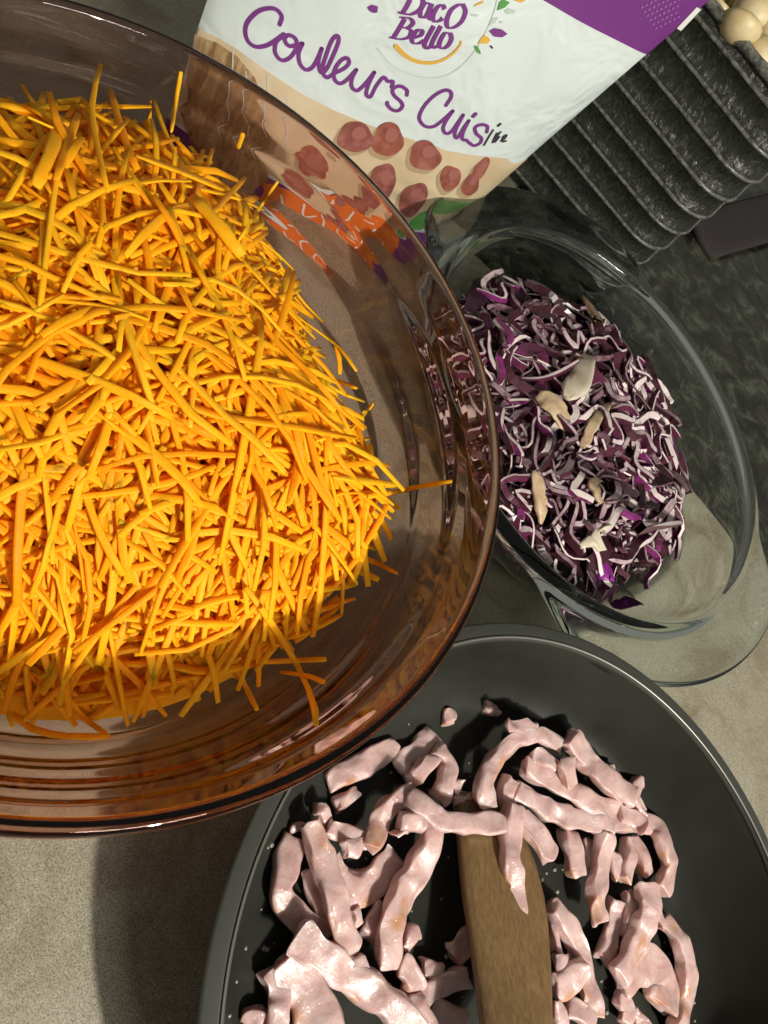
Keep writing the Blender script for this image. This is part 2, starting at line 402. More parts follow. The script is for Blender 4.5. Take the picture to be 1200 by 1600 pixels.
# shreds one can follow along the outline of the heap: photo points, height over the heap, label
EXPL = [
 ([(157,100),(143,165),(152,230),(168,300)], .010, "tall carrot shred standing up highest at the back of the heap, beside a slanted one"),
 ([(172,140),(190,205),(214,265)], .006, "slanted carrot shred just right of the tallest one at the back"),
 ([(283,112),(274,165),(268,205)], .012, "upright carrot shred nearest the pouch's left edge, behind the heap"),
 ([(236,158),(233,200),(230,238)], .004, "short upright carrot shred in the cluster left of the pouch edge"),
 ([(241,157),(258,205),(280,255)], .007, "carrot shred leaning right in the cluster left of the pouch edge"),
 ([(0,163),(60,175),(112,196)], .006, "pale carrot shred lying across the top left corner of the heap"),
 ([(0,192),(45,197),(82,205)], .003, "thin carrot shred just under the topmost one at the left frame edge"),
 ([(0,212),(20,226),(35,238)], .002, "short carrot shred end at the left frame edge, third from the top"),
 ([(76,208),(40,265),(2,330)], .006, "long carrot shred slanting down left at the upper left"),
 ([(122,178),(105,225),(88,280)], .009, "dark orange carrot shred slanting left near the tallest one"),
 ([(95,195),(76,245),(56,292)], .008, "broad carrot shred slanting left at the upper left, between two thinner ones"),
 ([(384,277),(358,305),(328,338)], .007, "carrot shred pointing up right, first of the pair below the printed planks"),
 ([(434,284),(405,325),(374,374)], .012, "carrot shred pointing up right towards the orange print, second of the pair"),
 ([(402,309),(372,318),(338,328)], .005, "thin carrot shred crossing under the pair that points up right"),
 ([(380,208),(376,220),(371,232)], .004, "tiny carrot crumb stuck on the bowl wall above the heap"),
 ([(432,399),(410,412),(385,425)], .004, "blunt carrot shred end on the upper right edge of the heap"),
 ([(348,296),(290,272),(212,243)], .010, "broad carrot strip lying flat along the upper edge of the heap"),
 ([(300,306),(345,355),(378,400)], .009, "pale carrot shred slanting down right below the broad strip"),
 ([(440,478),(500,520),(532,545),(557,580)], .009, "curved carrot shred hooking out over the right side"),
 ([(524,540),(530,560),(531,585)], .004, "short carrot shred hanging down from the hooked one"),
 ([(557,607),(535,598),(505,590)], .005, "carrot shred end sticking right below the hooked one"),
 ([(583,631),(565,650),(548,672)], .007, "short stubby carrot shred sticking up at the right edge of the heap"),
 ([(577,685),(545,688),(500,700)], .004, "carrot shred ending at the right edge above the longest one"),
 ([(706,752),(660,759),(620,768),(575,776)], .013, "long single carrot shred reaching right almost to the bowl rim"),
 ([(626,758),(580,752),(520,745)], .009, "carrot shred lying beside the longest one at the right"),
 ([(624,795),(600,775),(580,762)], .006, "carrot shred stub just under the longest one at the right"),
 ([(611,843),(600,820),(582,800)], .005, "carrot shred dangling down at the right edge of the heap"),
 ([(620,896),(585,878),(560,868)], .002, "upper of two parallel carrot shreds low at the right"),
 ([(592,906),(565,893),(535,878)], .002, "lower of two parallel carrot shreds low at the right"),
 ([(556,913),(500,922),(440,945)], .004, "carrot shred lying flat right below the two parallel ones"),
 ([(534,960),(490,982),(436,1000)], .005, "carrot shred with tip pointing up right at the lower right"),
 ([(510,948),(480,960),(440,978)], .003, "short carrot shred above the one with the upturned tip"),
 ([(509,1030),(460,1032),(400,1035)], .005, "carrot shred pointing straight right at the lower right"),
 ([(506,1066),(480,1056),(440,1050)], .004, "knobbly carrot shred beside the long drooping one"),
 ([(494,1132),(489,1095),(465,1040),(430,982),(384,918)], .012, "long drooping carrot shred bending down over the lower right bowl wall"),
 ([(401,1108),(387,1080),(368,1040)], .004, "carrot shred hanging down on the bowl wall left of the long drooping one"),
 ([(172,1150),(110,1150),(50,1138),(0,1100)], .005, "curved carrot shred lowest in the heap at the left"),
 ([(166,1147),(130,1120),(107,1090)], .007, "carrot shred slanting down to the tip of the lowest one"),
 ([(267,1084),(190,1090),(72,1102)], .006, "carrot shred lying level along the lower edge of the heap"),
 ([(302,1058),(240,1072),(170,1090)], .006, "carrot shred just above the level one at the lower edge"),
 ([(190,1108),(178,1085),(165,1055)], .009, "blunt carrot shred pointing down across the level one"),
 ([(52,1132),(46,1090),(40,1040)], .008, "upright carrot shred at the lower left end of the heap"),
 ([(20,1135),(10,1100),(0,1075)], .005, "carrot shred at the bottom left corner of the heap"),
 ([(372,1046),(300,1058),(200,1078)], .004, "long straight carrot shred along the lower front edge"),
]
def path_on_heap(px, lift, n=7):
    pts = []
    for (a, b_) in px:
        p = march(a, b_, heap_z, lift)
        dx, dy = p.x - BC.x, p.y - BC.y; r = math.hypot(dx, dy)
        if r > bowl_r(min(max(p.z, 0.02), .119)) - TH - 0.004 and p.z < 0.128:       # keep it inside the glass
            d = ray(a, b_); t = (p - CAM).length / d.length
            while t > 0.05:
                q = CAM + d * t
                if math.hypot(q.x - BC.x, q.y - BC.y) < bowl_r(min(max(q.z, .02), .12)) - TH - 0.004 or q.z > 0.125: break
                t -= 0.002
            p = CAM + d * t
        pts.append(p)
    return catmull(pts, n)
for px, lift, lab in EXPL:
    put_carrot(path_on_heap(px, lift), lab, **({'w_': .0036, 't_': .0012} if 'broad' in lab else {}))
def random_shred(lo, hi, lmin, lmax, rmax=1.0, tilt=0.22):
    while True:
        a = random.uniform(0, 2 * math.pi); rh, _ = heap_edge(a); r = math.sqrt(random.random()) * rh * rmax
        x, y = BC.x + r * math.cos(a), BC.y + r * math.sin(a)
        Ln = random.uniform(lmin, lmax); th = random.uniform(0, 2 * math.pi); cu = random.gauss(0, 7); tl = random.gauss(0, tilt)
        z0 = random.uniform(lo, hi); pts = []; ok = True
        n = 7
        for i in range(n):
            s = (i / (n - 1) - 0.5) * Ln; an = th + cu * s
            qx, qy = x + math.cos(an) * s, y + math.sin(an) * s
            base = heap_z(x, y) * 0.35 + heap_z(qx, qy) * 0.65
            pz = base + z0 + tl * s + random.uniform(-.0006, .0006)
            rr = math.hypot(qx - BC.x, qy - BC.y)
            if rr > bowl_r(min(max(pz, .012), .12)) - TH - 0.005: ok = False; break
            pts.append(Vector((qx, qy, pz)))
        if ok: return pts
SH = "yellow orange carrot shred lying in the tangle on top of the heap"
def in_view(p):
    c = R.transposed() @ (p - CAM); return -300 < 600 - FPX * c.x / c.z < 900
cnt = 0
while cnt < 256:
    p = random_shred(-0.0005, 0.005, 0.030, 0.085, tilt=0.11)
    if not in_view(p[3]) : continue
    c = R.transposed() @ (p[3] - CAM)
    if 600 - FPX * c.x / c.z < -40: continue
    put_carrot(p, SH); cnt += 1
VV, FF = [], []
for i in range(2300):
    V, F = carrot(random_shred(-0.010, 0.002, 0.022, 0.065, tilt=0.16)); k = len(VV)
    VV += V; FF += [tuple(q + k for q in f) for f in F]
# solid middle of the heap
k0 = len(VV); ns = 48; nr = 14
for i in range(nr):
    for j in range(ns):
        a = 2 * math.pi * j / ns; rh, ze = heap_edge(a); r = rh * (i / (nr - 1)) * 0.93
        x, y = BC.x + r * math.cos(a), BC.y + r * math.sin(a); VV.append(Vector((x, y, heap_z(x, y) - 0.010)))
for i in range(nr - 1):
    for j in range(ns):
        FF.append((k0 + i * ns + j, k0 + i * ns + (j + 1) % ns, k0 + (i + 1) * ns + (j + 1) % ns, k0 + (i + 1) * ns + j))
k1 = len(VV)
for zz_ in (0.06, 0.04, 0.022, 0.0105):
    for j in range(ns):
        a = 2 * math.pi * j / ns; r = bowl_r(zz_) - TH - 0.006; VV.append(Vector((BC.x + r * math.cos(a), BC.y + r * math.sin(a), zz_)))
rowsk = [k0 + (nr - 1) * ns] + [k1 + q * ns for q in range(4)]
for q in range(4):
    for j in range(ns): FF.append((rowsk[q] + j, rowsk[q] + (j + 1) % ns, rowsk[q + 1] + (j + 1) % ns, rowsk[q + 1] + j))
FF.append(tuple(rowsk[4] + j for j in range(ns)))
o = link("carrot_shreds", VV, FF, M_carrot_i)
tag(o, "mass of orange grated carrot under the top shreds in amber bowl", "grated carrot", kind="stuff")

# ------------------------------------------------------------------ frying pan
PC = Vector((0.1825, 0.1304, 0)); PR, PZ = 0.140, 0.0548
pan = empty("frying_pan", PC); tag(pan, "dark non-stick frying pan holding ham strips and a wooden spatula", "frying pan")
inn = [(0.0, 0.006), (0.100, 0.006), (0.112, 0.0085), (0.121, 0.017), (0.127, 0.031), (0.1315, 0.0505), (0.1325, 0.0540)]
prof = fillet(inn, 0.012, 6)
out = [(0.1328, 0.0546), (0.1300, 0.030), (0.124, 0.013), (0.114, 0.003), (0.105, 0.0), (0.0, 0.0)]
V, F = lathe(prof + [(0.1335, 0.0548), (0.1345, 0.0530)] + out[1:], 160, closed=False)
o = link("pan_body", V, F, M_pan); weld(o); o.parent = pan
V, F = lathe(fillet([(0.1318, 0.0528), (0.1326, 0.0550), (0.1340, 0.0556), (0.1392, 0.0545), (0.1400, 0.0536), (0.1392, 0.0528), (0.1340, 0.0520), (0.1318, 0.0528)], 0.0008, 3), 200, closed=False)
o = link("rim", V, F, M_lip); weld(o); o.parent = pan
V, F = lathe([(0.1323, 0.0552), (0.1326, 0.0558), (0.1332, 0.0560), (0.1337, 0.0559), (0.1334, 0.0553)], 200)  # thin pale ring put in as the bright highlight along the lip's inner edge
o = link("rim_highlight_edge", V, F, M_rim_highlight); weld(o); o.parent = pan
FLOOR = 0.0065

# spatula: outline traced along its length, thickness 5 mm, rising to the near rim
sp = empty("wooden_spatula", at(775, 1250, 0.014)); sp_d = at(805, 1600, .03) - at(760, 1260, .012); sp.rotation_euler = (0, 0, math.atan2(sp_d.y, sp_d.x) - math.pi / 2); SPI = Matrix.Rotation(-sp.rotation_euler.z, 3, 'Z'); tag(sp, "olive brown wooden spatula lying among the ham strips in pan", "spatula")
def sp_z(py): return 0.0125 + max(0, (py - 1240)) / 360.0 * 0.021
SL = [(712,1238),(713,1262),(715,1300),(719,1350),(724,1400),(730,1440),(739,1500),(746,1550),(752,1600),(762,1680),(772,1760),(780,1850)]
SRt = [(770,1238),(800,1262),(818,1300),(838,1350),(851,1400),(857,1440),(861,1500),(863,1550),(864,1600),(863,1680),(858,1760),(850,1850)]
V = []; n = len(SL)
for (l, r) in zip(SL, SRt):
    z = sp_z(l[1]); a, b_ = at(*l, z), at(*r, z)
    for f, dz in ((0, -0.0012), (0.03, 0.0012), (0.14, 0.0026), (0.5, 0.0032), (0.86, 0.0026), (0.97, 0.0012), (1, -0.0012), (0.9, -0.0028), (0.1, -0.0028)):
        V.append(a.lerp(b_, f) + Vector((0, 0, dz)))
F = []
for i in range(n - 1):
    for j in range(9): F.append((i * 9 + j, i * 9 + (j + 1) % 9, (i + 1) * 9 + (j + 1) % 9, (i + 1) * 9 + j))
F += [tuple(range(9))[::-1], tuple((n - 1) * 9 + j for j in range(9))]
o = link("blade", [SPI @ (v - sp.location) for v in V], F, M_wood); weld(o); o.parent = sp
a, b_ = at(*SL[-1], sp_z(1850)), at(*SRt[-1], sp_z(1850)); m0 = (a + b_) / 2
dirv = (m0 - (at(*SL[-3], sp_z(1680)) + at(*SRt[-3], sp_z(1680))) / 2).normalized()
path = [m0 - dirv * 0.004 + dirv * 0.02 * i for i in range(9)]
hw = (a - b_).length / 2
V, F = sweep([SPI @ (p - sp.location) for p in path], [(math.cos(t) * hw, math.sin(t) * 0.0042) for t in [k * math.pi / 6 for k in range(12)]], scale=lambda u: (1 - 0.45 * min(1, u * 2), 1.0))
o = link("handle", V, F, M_wood); o.parent = sp

# ham strips
def c6(x, y): return (x / 2.4 + 350, y / 2.4 + 950)
def c7(x, y): return (x / 2.4 + 700, y / 2.4 + 950)
HAM = []   # (crop fn, points, width in crop px, thickness mm, base height mm above pan floor, label)
A = HAM.append
A((c6, [(385,655),(500,600),(640,515)], 92, 6, 1, "flat pink ham slab peeking out from under the bowl rim"))
A((c6, [(655,605),(720,540),(790,475)], 90, 6, 1, "flat pink ham slab right of the one under the bowl rim"))
A((c6, [(800,520),(838,590),(830,670),(800,722)], 78, 9, 5, "bent ham strip at the top of the left cluster, ending in a blunt tip"))
A((c6, [(690,655),(735,610),(785,560)], 62, 8, 4, "short ham strip tucked beside the bent one at the cluster top"))
A((c6, [(418,738),(460,715),(500,690)], 52, 8, 0, "lone small ham cube left of the cluster, under the bowl rim"))
A((c6, [(555,905),(575,810),(625,735),(705,690)], 78, 9, 9, "ham strip arching over the middle of the left cluster"))
A((c6, [(690,700),(760,770),(850,805),(950,808),(1050,815)], 80, 8, 15, "level ham strip bridging the left cluster to the spatula tip"))
A((c6, [(790,760),(775,870),(725,980),(660,1080),(625,1200),(618,1350)], 112, 9, 6, "long wide ham strip running down the middle of the left cluster"))
A((c6, [(440,1060),(560,1030),(650,930)], 140, 6, 1, "wide flat pink ham slab under the left cluster"))
A((c6, [(325,800),(365,930),(410,1080),(445,1200),(475,1290)], 94, 10, 9, "thick pale ham strip slanting down at the left, on top of the others"))
A((c6, [(270,870),(228,970),(215,1080),(290,1170),(380,1235)], 104, 9, 2, "leftmost ham strip bent like an elbow with a browned corner"))
A((c6, [(385,825),(460,842),(545,880)], 66, 7, 6, "short ham strip lying behind the top of the thick pale one"))
A((c6, [(345,755),(385,785)], 52, 7, 4, "ham crumb behind the top end of the thick pale strip"))
A((c6, [(258,828),(290,822)], 38, 5, 3, "tiny ham crumb left of the thick pale strip's top end"))
A((c6, [(320,985),(350,1080),(395,1190)], 74, 7, 1, "dark pink ham strip in the gap left of the thick pale one"))
A((c6, [(275,1225),(380,1310),(500,1400),(620,1490),(720,1590)], 128, 9, 10, "broad ham strip running diagonally down right at the bottom left"))
A((c6, [(240,1300),(285,1400),(330,1490),(380,1620)], 175, 9, 3, "wet shiny broad ham slab at the bottom left, beneath the diagonal strip"))
A((c6, [(165,1350),(200,1440),(195,1530),(180,1640)], 88, 8, 3, "upright ham strip at far bottom left near the pan wall"))
A((c6, [(90,1560),(130,1530),(150,1610)], 70, 7, 1, "ham lump in the bottom left corner of the pan"))
A((c6, [(660,1330),(700,1370),(715,1430)], 86, 8, 4, "faceted ham chunk below the end of the long wide strip"))
A((c6, [(745,1455),(820,1415),(910,1375)], 88, 8, 2, "ham strip with a brown spot reaching under the spatula from left"))
A((c6, [(700,1450),(725,1510),(760,1600)], 92, 8, 5, "ham strip at the bottom edge just left of the spatula"))
A((c6, [(672,1275),(695,1240),(718,1200)], 62, 7, 2, "small ham chunk right of the end of the long wide strip"))
A((c6, [(545,1240),(565,1190),(600,1110)], 92, 7, 1, "pink ham piece half hidden left of the long wide strip's end"))
A((c6, [(490,1135),(500,1185)], 48, 7, 3, "rounded ham nub beside the thick pale strip"))
A((c6, [(850,1300),(890,1265),(925,1235)], 92, 6, 0, "shaded ham piece half under the left side of the spatula"))
A((c6, [(870,735),(925,715)], 66, 8, 2, "square ham chunk behind the level bridging strip"))
A((c6, [(455,910),(510,890)], 56, 7, 8, "small ham chunk under the arching strip"))
A((c6, [(665,800),(735,805)], 72, 9, 14, "white rounded ham lump where the strips meet, left of the spatula tip"))
A((c6, [(640,840),(662,850)], 36, 5, 14, "tiny ham crumb next to the white rounded lump"))
A((c6, [(455,1320),(520,1325)], 50, 7, 9, "ham nub at the lower end of the thick pale strip"))
A((c6, [(545,1420),(600,1450)], 64, 7, 3, "small pink ham chunk right of the broad diagonal strip"))
A((c6, [(610,1460),(655,1500)], 74, 8, 2, "orange browned ham chunk between the two bottom strips"))
A((c6, [(845,650),(875,675)], 50, 8, 2, "rounded ham crumb right of the bent strip"))
A((c6, [(745,1340),(800,1370)], 60, 6, 0, "dark shaded ham piece above the strip with the brown spot"))
A((c6, [(410,950),(440,985)], 60, 6, 4, "small ham bit beside the wide flat slab"))
A((c6, [(790,1500),(890,1560)], 80, 6, 0, "dark shaded ham piece at the bottom beside the spatula"))
A((c7, [(140,745),(135,660),(180,565),(255,495),(335,470),(415,515)], 72, 9, 10, "tall arched ham strip just above the spatula tip"))
A((c7, [(225,440),(280,445),(335,440)], 52, 6, 14, "ragged ham tip on top of the tall arch"))
A((c7, [(245,740),(232,850),(240,960),(258,1060),(245,1175)], 84, 10, 13, "ham strip hanging down over the spatula blade"))
A((c7, [(265,770),(330,850),(385,935)], 90, 8, 12, "ham strip branching down right beside the spatula tip"))
A((c7, [(235,640),(215,700),(235,770)], 72, 9, 9, "upright ham piece at the foot of the tall arch"))
A((c7, [(255,680),(370,755),(490,795),(610,815)], 78, 8, 8, "long lower ham strip of the pair running right from the arch"))
A((c7, [(285,595),(400,655),(530,725),(640,775)], 82, 8, 9, "long upper ham strip of the pair running right from the arch"))
A((c7, [(325,555),(390,590)], 62, 8, 10, "short ham piece above the pair of long strips"))
A((c7, [(440,570),(450,660)], 62, 8, 13, "pale ham cube lying across the pair of long strips"))
A((c7, [(455,480),(510,560),(590,640),(690,710)], 92, 9, 12, "ham strip with a browned skin patch, upper right of the pile"))
A((c7, [(560,610),(610,620)], 56, 7, 6, "brown ham bit behind the strip with the browned skin"))
A((c7, [(715,650),(690,700),(725,765)], 56, 8, 7, "forked pale ham piece at the upper right end of the pile"))
A((c7, [(600,800),(700,800),(775,820),(815,900),(825,980),(800,1065)], 80, 9, 7, "ham strip curving down like a hook at the right of the pile"))
A((c7, [(650,770),(700,800),(740,830)], 70, 7, 12, "short ham strip lying over the start of the hook"))
A((c7, [(445,840),(465,920),(480,1010)], 82, 9, 4, "ham strip with an orange brown edge, standing alone in the middle"))
A((c7, [(525,880),(520,970)], 50, 7, 2, "narrow ham sliver right of the one with the orange edge"))
A((c7, [(585,840),(570,960),(555,1080),(572,1180)], 74, 9, 8, "ham strip going straight down from the pile's middle to a knobbly end"))
A((c7, [(705,870),(740,990)], 56, 8, 5, "thin ham strip inside the hook, the right one"))
A((c7, [(680,890),(660,1010)], 62, 8, 5, "thin ham strip inside the hook, the left one"))
A((c7, [(610,920),(630,1010)], 66, 8, 4, "glistening ham lump inside the pile, left of the thin strips"))
A((c7, [(640,1090),(615,1200),(585,1325)], 76, 8, 3, "ham strip at the left of the lower right cluster"))
A((c7, [(690,1065),(690,1150),(680,1240)], 92, 7, 5, "wide ham slab at the top of the lower right cluster"))
A((c7, [(738,1035),(755,1130),(710,1240),(640,1390)], 96, 9, 9, "bent ham strip crossing the lower right cluster"))
A((c7, [(640,1390),(740,1330),(800,1400),(790,1490)], 140, 8, 2, "rounded wide ham slab with an orange spot, lower right cluster"))
A((c7, [(765,1100),(800,1190)], 58, 7, 6, "short ham link between the cluster and the far right strip"))
A((c7, [(810,1160),(875,1260),(900,1370),(885,1480),(855,1600)], 78, 9, 4, "rightmost ham strip curving down to the bottom edge"))
A((c7, [(385,1110),(450,1200),(500,1320),(530,1440),(545,1530)], 74, 9, 3, "ham strip running down right beside the spatula's right edge"))
A((c7, [(405,1325),(445,1325)], 48, 7, 5, "curled ham nub right of the spatula"))
A((c7, [(395,1430),(455,1390),(520,1350)], 86, 8, 7, "ham strip slanting up right beside the spatula's lower edge"))
A((c7, [(450,1500),(540,1530)], 76, 8, 3, "ham piece at the bottom right of the spatula"))
A((c7, [(405,1480),(415,1580)], 62, 8, 6, "narrow ham piece against the spatula at the bottom edge"))
A((c7, [(635,1455),(665,1500),(660,1560)], 54, 8, 1, "crumbly ham bit at the bottom, left of the rightmost strip"))
A((c7, [(690,1520),(730,1570)], 50, 7, 1, "crumbly ham end at the bottom edge, left of the rightmost strip"))
A((c7, [(390,1160),(400,1280)], 40, 7, 1, "thin ham sliver against the spatula's right edge"))
A((c7, [(135,370),(180,385)], 46, 6, 0, "right of two small ham crumbs alone on the pan floor"))
A((c7, [(5,385),(0,430)], 42, 6, 0, "left of two small ham crumbs alone on the pan floor"))
HG = "cooked ham strips in the frying pan"
def ham(idx, fn, pts, wpx, th, h, label):
    th *= 0.00074; z = FLOOR + h * 0.001 + th / 2
    P = []
    for k, q in enumerate(pts):
        dz = 0.0015 * math.sin(idx * 1.7 + k * 2.1)
        P.append(at(*fn(*q), max(z + dz, FLOOR + th / 2)))
    mid = P[len(P) // 2]; wd = 0.98 * wpx / 2.4 * (mid - CAM).length / (FPX * 1.12)
    length = sum((P[i + 1] - P[i]).length for i in range(len(P) - 1)); n = max(5, int(length / 0.004) + 2)
    if len(P) == 2:
        d = (P[1] - P[0]); P = [P[0] - d * 0.1, (P[0] + P[1]) / 2 + Vector((0, 0, 0.0008)), P[1] + d * 0.1]
    path = catmull(P, n); path = [path[0], path[0].lerp(path[1], 0.12)] + path[1:-1] + [path[-1].lerp(path[-2], 0.12), path[-1]]; n += 2
    mid = path[n // 2].copy(); path = [p - mid for p in path]
    ex = 0.42; k = 16; sec = []
    for j in range(k):
        t = 2 * math.pi * (j + 0.5) / k; c, s = math.cos(t), math.sin(t)
        sec.append((math.copysign(abs(c) ** ex, c) * wd / 2, math.copysign(abs(s) ** ex, s) * th / 2))
    def sc(u):
        e = min(u, 1 - u); endf = 0.9 + 0.10 * min(1, e * 8)
        return (endf * (1 + 0.34 * mnoise.noise(Vector((u * length * 150, idx * 3.3, 0.2)))), 0.9 * endf * (1 + 0.2 * mnoise.noise(Vector((u * length * 110, idx * 5.1, 7)))))
    V, F = sweep(path, sec, scale=sc, twist=random.uniform(-0.25, 0.25), roll=random.uniform(-0.12, 0.12))
    # close ends with a centre point pushed out a little and roughen the surface
    F = F[:-2]; cs, ce = len(V), len(V) + 1
    d0, d1 = (path[0] - path[1]).normalized(), (path[-1] - path[-2]).normalized()
    V += [path[0] + d0 * 0.0004, path[-1] + d1 * 0.0004]
    for j in range(k): F.append((cs, (j + 1) % k, j)); F.append((ce, (n - 1) * k + j, (n - 1) * k + (j + 1) % k))
    for i, v in enumerate(V):
        q = (v + mid) * 210
        nv = Vector((mnoise.noise(q), mnoise.noise(q + Vector((9, 1, 4))), mnoise.noise(q + Vector((3, 7, 2)))))
        q2 = (v + mid) * 620
        nv2 = Vector((mnoise.noise(q2), mnoise.noise(q2 + Vector((9, 1, 4))), mnoise.noise(q2 + Vector((3, 7, 2)))))
        V[i] = v + nv * 0.0024 + nv2 * 0.0011
        if (V[i] + mid).z < FLOOR + 0.0002: V[i].z = FLOOR + 0.0002 - mid.z
    o = link("ham_strip", V, F, M_ham); o.location = mid
    md = o.modifiers.new("smooth", 'SUBSURF'); md.levels = 1; md.render_levels = 2
    tag(o, label, "ham strip", HG)
for i, a in enumerate(HAM): ham(i, *a)
# fat droplets
VV, FF = [], []
rs = random.Random(3)
for i in range(230):
    a = rs.uniform(0, 6.283); r = 0.117 * math.sqrt(rs.random()); rad = rs.choice((0.0005, 0.0006, 0.0008, 0.0011))
    cxx, cyy = PC.x + r * math.cos(a), PC.y + r * math.sin(a); zf = float(np.interp(r, [0.0, 0.100, 0.112, 0.121], [0.006, 0.006, 0.0085, 0.017]))
    k = len(VV); VV.append(Vector((cxx, cyy, zf + rad * 0.75)))
    for q in (1, 2, 3):
        ph = q / 3 * math.pi / 2
        for j in range(8): VV.append(Vector((cxx + rad * math.sin(ph) * math.cos(j * math.pi / 4), cyy + rad * math.sin(ph) * math.sin(j * math.pi / 4), zf + rad * 0.75 * math.cos(ph) + 0.00002)))
    for j in range(8): FF.append((k, k + 1 + j, k + 1 + (j + 1) % 8))
    for q in range(2):
        for j in range(8): FF.append((k + 1 + q * 8 + j, k + 1 + (q + 1) * 8 + j, k + 1 + (q + 1) * 8 + (j + 1) % 8, k + 1 + q * 8 + (j + 1) % 8))
o = link("fat_droplets", VV, FF, plain("fat_droplet", (0.25, 0.24, 0.2), 0.08, 0.8)); tag(o, "tiny shiny fat droplets spattered over the pan floor", "droplets", kind="stuff")

# ------------------------------------------------------------------ oval glass dish
DC = Vector((0.030, 0.366, 0)); DA = math.radians(-26); DZ = 0.052
ca, sa = math.cos(DA), math.sin(DA)
def ell(t, a, b_, z, ext=0.0):
    x, y = a * math.cos(t), b_ * math.sin(t)
    if ext:
        wgt = max(0.0, abs(math.cos(t)) - 0.62) / 0.38; wgt = min(1.0, wgt * 1.5); wgt = wgt * wgt * (3 - 2 * wgt)
        nx, ny = math.cos(t) / a, math.sin(t) / b_; q = math.hypot(nx, ny); x += nx / q * ext * wgt; y += ny / q * ext * wgt
    return Vector((x * ca - y * sa, x * sa + y * ca, z))
# rows from bottom centre outside, up, over the rim and down the inside (semi axes, height, handle extension)
rows = [(0.02, 0.018, 0.0, 0), (0.080, 0.071, 0.0, 0), (0.094, 0.084, 0.0012, 0), (0.104, 0.093, 0.006, 0), (0.112, 0.101, 0.016, 0), (0.119, 0.108, 0.030, 0),
        (0.1235, 0.1125, 0.0425, 0), (0.1250, 0.1140, 0.0462, 0.001), (0.1275, 0.1165, 0.0474, 0.010), (0.1305, 0.1195, 0.0480, 0.0205), (0.1318, 0.1208, 0.0495, 0.022), (0.1308, 0.1198, 0.0512, 0.0215), (0.1280, 0.1170, 0.0524, 0.011), (0.1248, 0.1138, 0.0536, 0.001), (0.1222, 0.1112, 0.0532, 0),
        (0.1204, 0.1094, 0.0512, 0), (0.1195, 0.1085, 0.0470, 0), (0.1165, 0.1055, 0.035, 0), (0.1115, 0.1005, 0.022, 0), (0.1050, 0.0940, 0.0115, 0), (0.0960, 0.0855, 0.0066, 0), (0.080, 0.071, 0.0052, 0), (0.02, 0.018, 0.0052, 0)]
ns = 160; V = []; F = []
for (a, b_, z, e) in rows:
    for j in range(ns): V.append(ell(2 * math.pi * j / ns, a, b_, z, e))
for i in range(len(rows) - 1):
    for j in range(ns): F.append((i * ns + j, i * ns + (j + 1) % ns, (i + 1) * ns + (j + 1) % ns, (i + 1) * ns + j))
F.append(tuple(range(ns))[::-1]); F.append(tuple((len(rows) - 1) * ns + j for j in range(ns)))
dish = link("glass_dish", V, F, M_clear); weld(dish); dish.location = DC + Vector((0, 0, 0.001))
md = dish.modifiers.new("s", 'SUBSURF'); md.levels = 1; md.render_levels = 1
tag(dish, "clear oval glass dish with end handles holding shredded red cabbage", "dish")

# red cabbage: heap and shreds
def cab_z(x, y):
    v = Vector((x - DC.x, y - DC.y)); u = (v.x * ca + v.y * sa + 0.007) / 0.101; t = (-v.x * sa + v.y * ca + 0.005) / 0.096
    q = u * u + t * t
    if q >= 1: return 0.012 - (q - 1) * 0.03
    return 0.014 + (0.036 + 0.006 * mnoise.noise(Vector((x * 40, y * 40, 9)))) * (1 - q) ** 0.6
def dish_in(x, y, z, m=0.004):
    v = Vector((x - DC.x, y - DC.y)); a = float(np.interp(z, [0.0052, 0.0115, 0.022, 0.035, 0.047, 0.052], [0.08, 0.105, 0.1115, 0.1165, 0.1195, 0.121])) - m
    return ((v.x * ca + v.y * sa) / a) ** 2 + ((-v.x * sa + v.y * ca) / (a - 0.011)) ** 2 < 1
def cab_geo(path, wd, th, roll, twist):
    e = min(0.0004, th * 0.16)
    V, F = sweep(path, [(-th / 2, -wd / 2), (-th / 2 + e, -wd / 2), (th / 2 - e, -wd / 2), (th / 2, -wd / 2), (th / 2, wd / 2), (th / 2 - e, wd / 2), (-th / 2 + e, wd / 2), (-th / 2, wd / 2)], roll=roll, twist=twist, scale=taper)
    idx = []
    for i in range(len(path) - 1): idx += [0, 1, 0, 0, 0, 1, 0, 0]
    return V, F, idx + [1, 1]
def cab_path(lo, hi):
    while True:
        r = math.sqrt(random.random()); a = random.uniform(0, 6.283)
        x0, y0 = r * math.cos(a) * 0.101 - 0.007, r * math.sin(a) * 0.095 - 0.005
        x, y = DC.x + x0 * ca - y0 * sa, DC.y + x0 * sa + y0 * ca
        Ln = random.uniform(0.018, 0.054); th = random.uniform(0, 6.283); amp = random.uniform(0.001, 0.0072); fq = random.uniform(0.7, 2.2); ph = random.uniform(0, 6)
        z0 = random.uniform(lo, hi); tl = random.gauss(0, 0.22); n = 16; pts = []; ok = True; cu = random.uniform(-22, 22)
        for i in range(n):
            s = (i / (n - 1) - 0.5) * Ln; an = th + cu * s; wv = amp * math.sin(fq * 6.283 * i / (n - 1) + ph)
            qx, qy = x + math.cos(an) * s - math.sin(an) * wv, y + math.sin(an) * s + math.cos(an) * wv
            z = cab_z(x, y) * 0.3 + cab_z(qx, qy) * 0.7 + z0 + tl * s
            if z < 0.0085: z = 0.0085 + random.uniform(0, .001)
            if not dish_in(qx, qy, z): ok = False; break
            pts.append(Vector((qx, qy, z)))
        if ok: return pts
CABL = "curly purple and white red cabbage shred in the clear dish"; CABG = "red cabbage shreds in the glass dish"
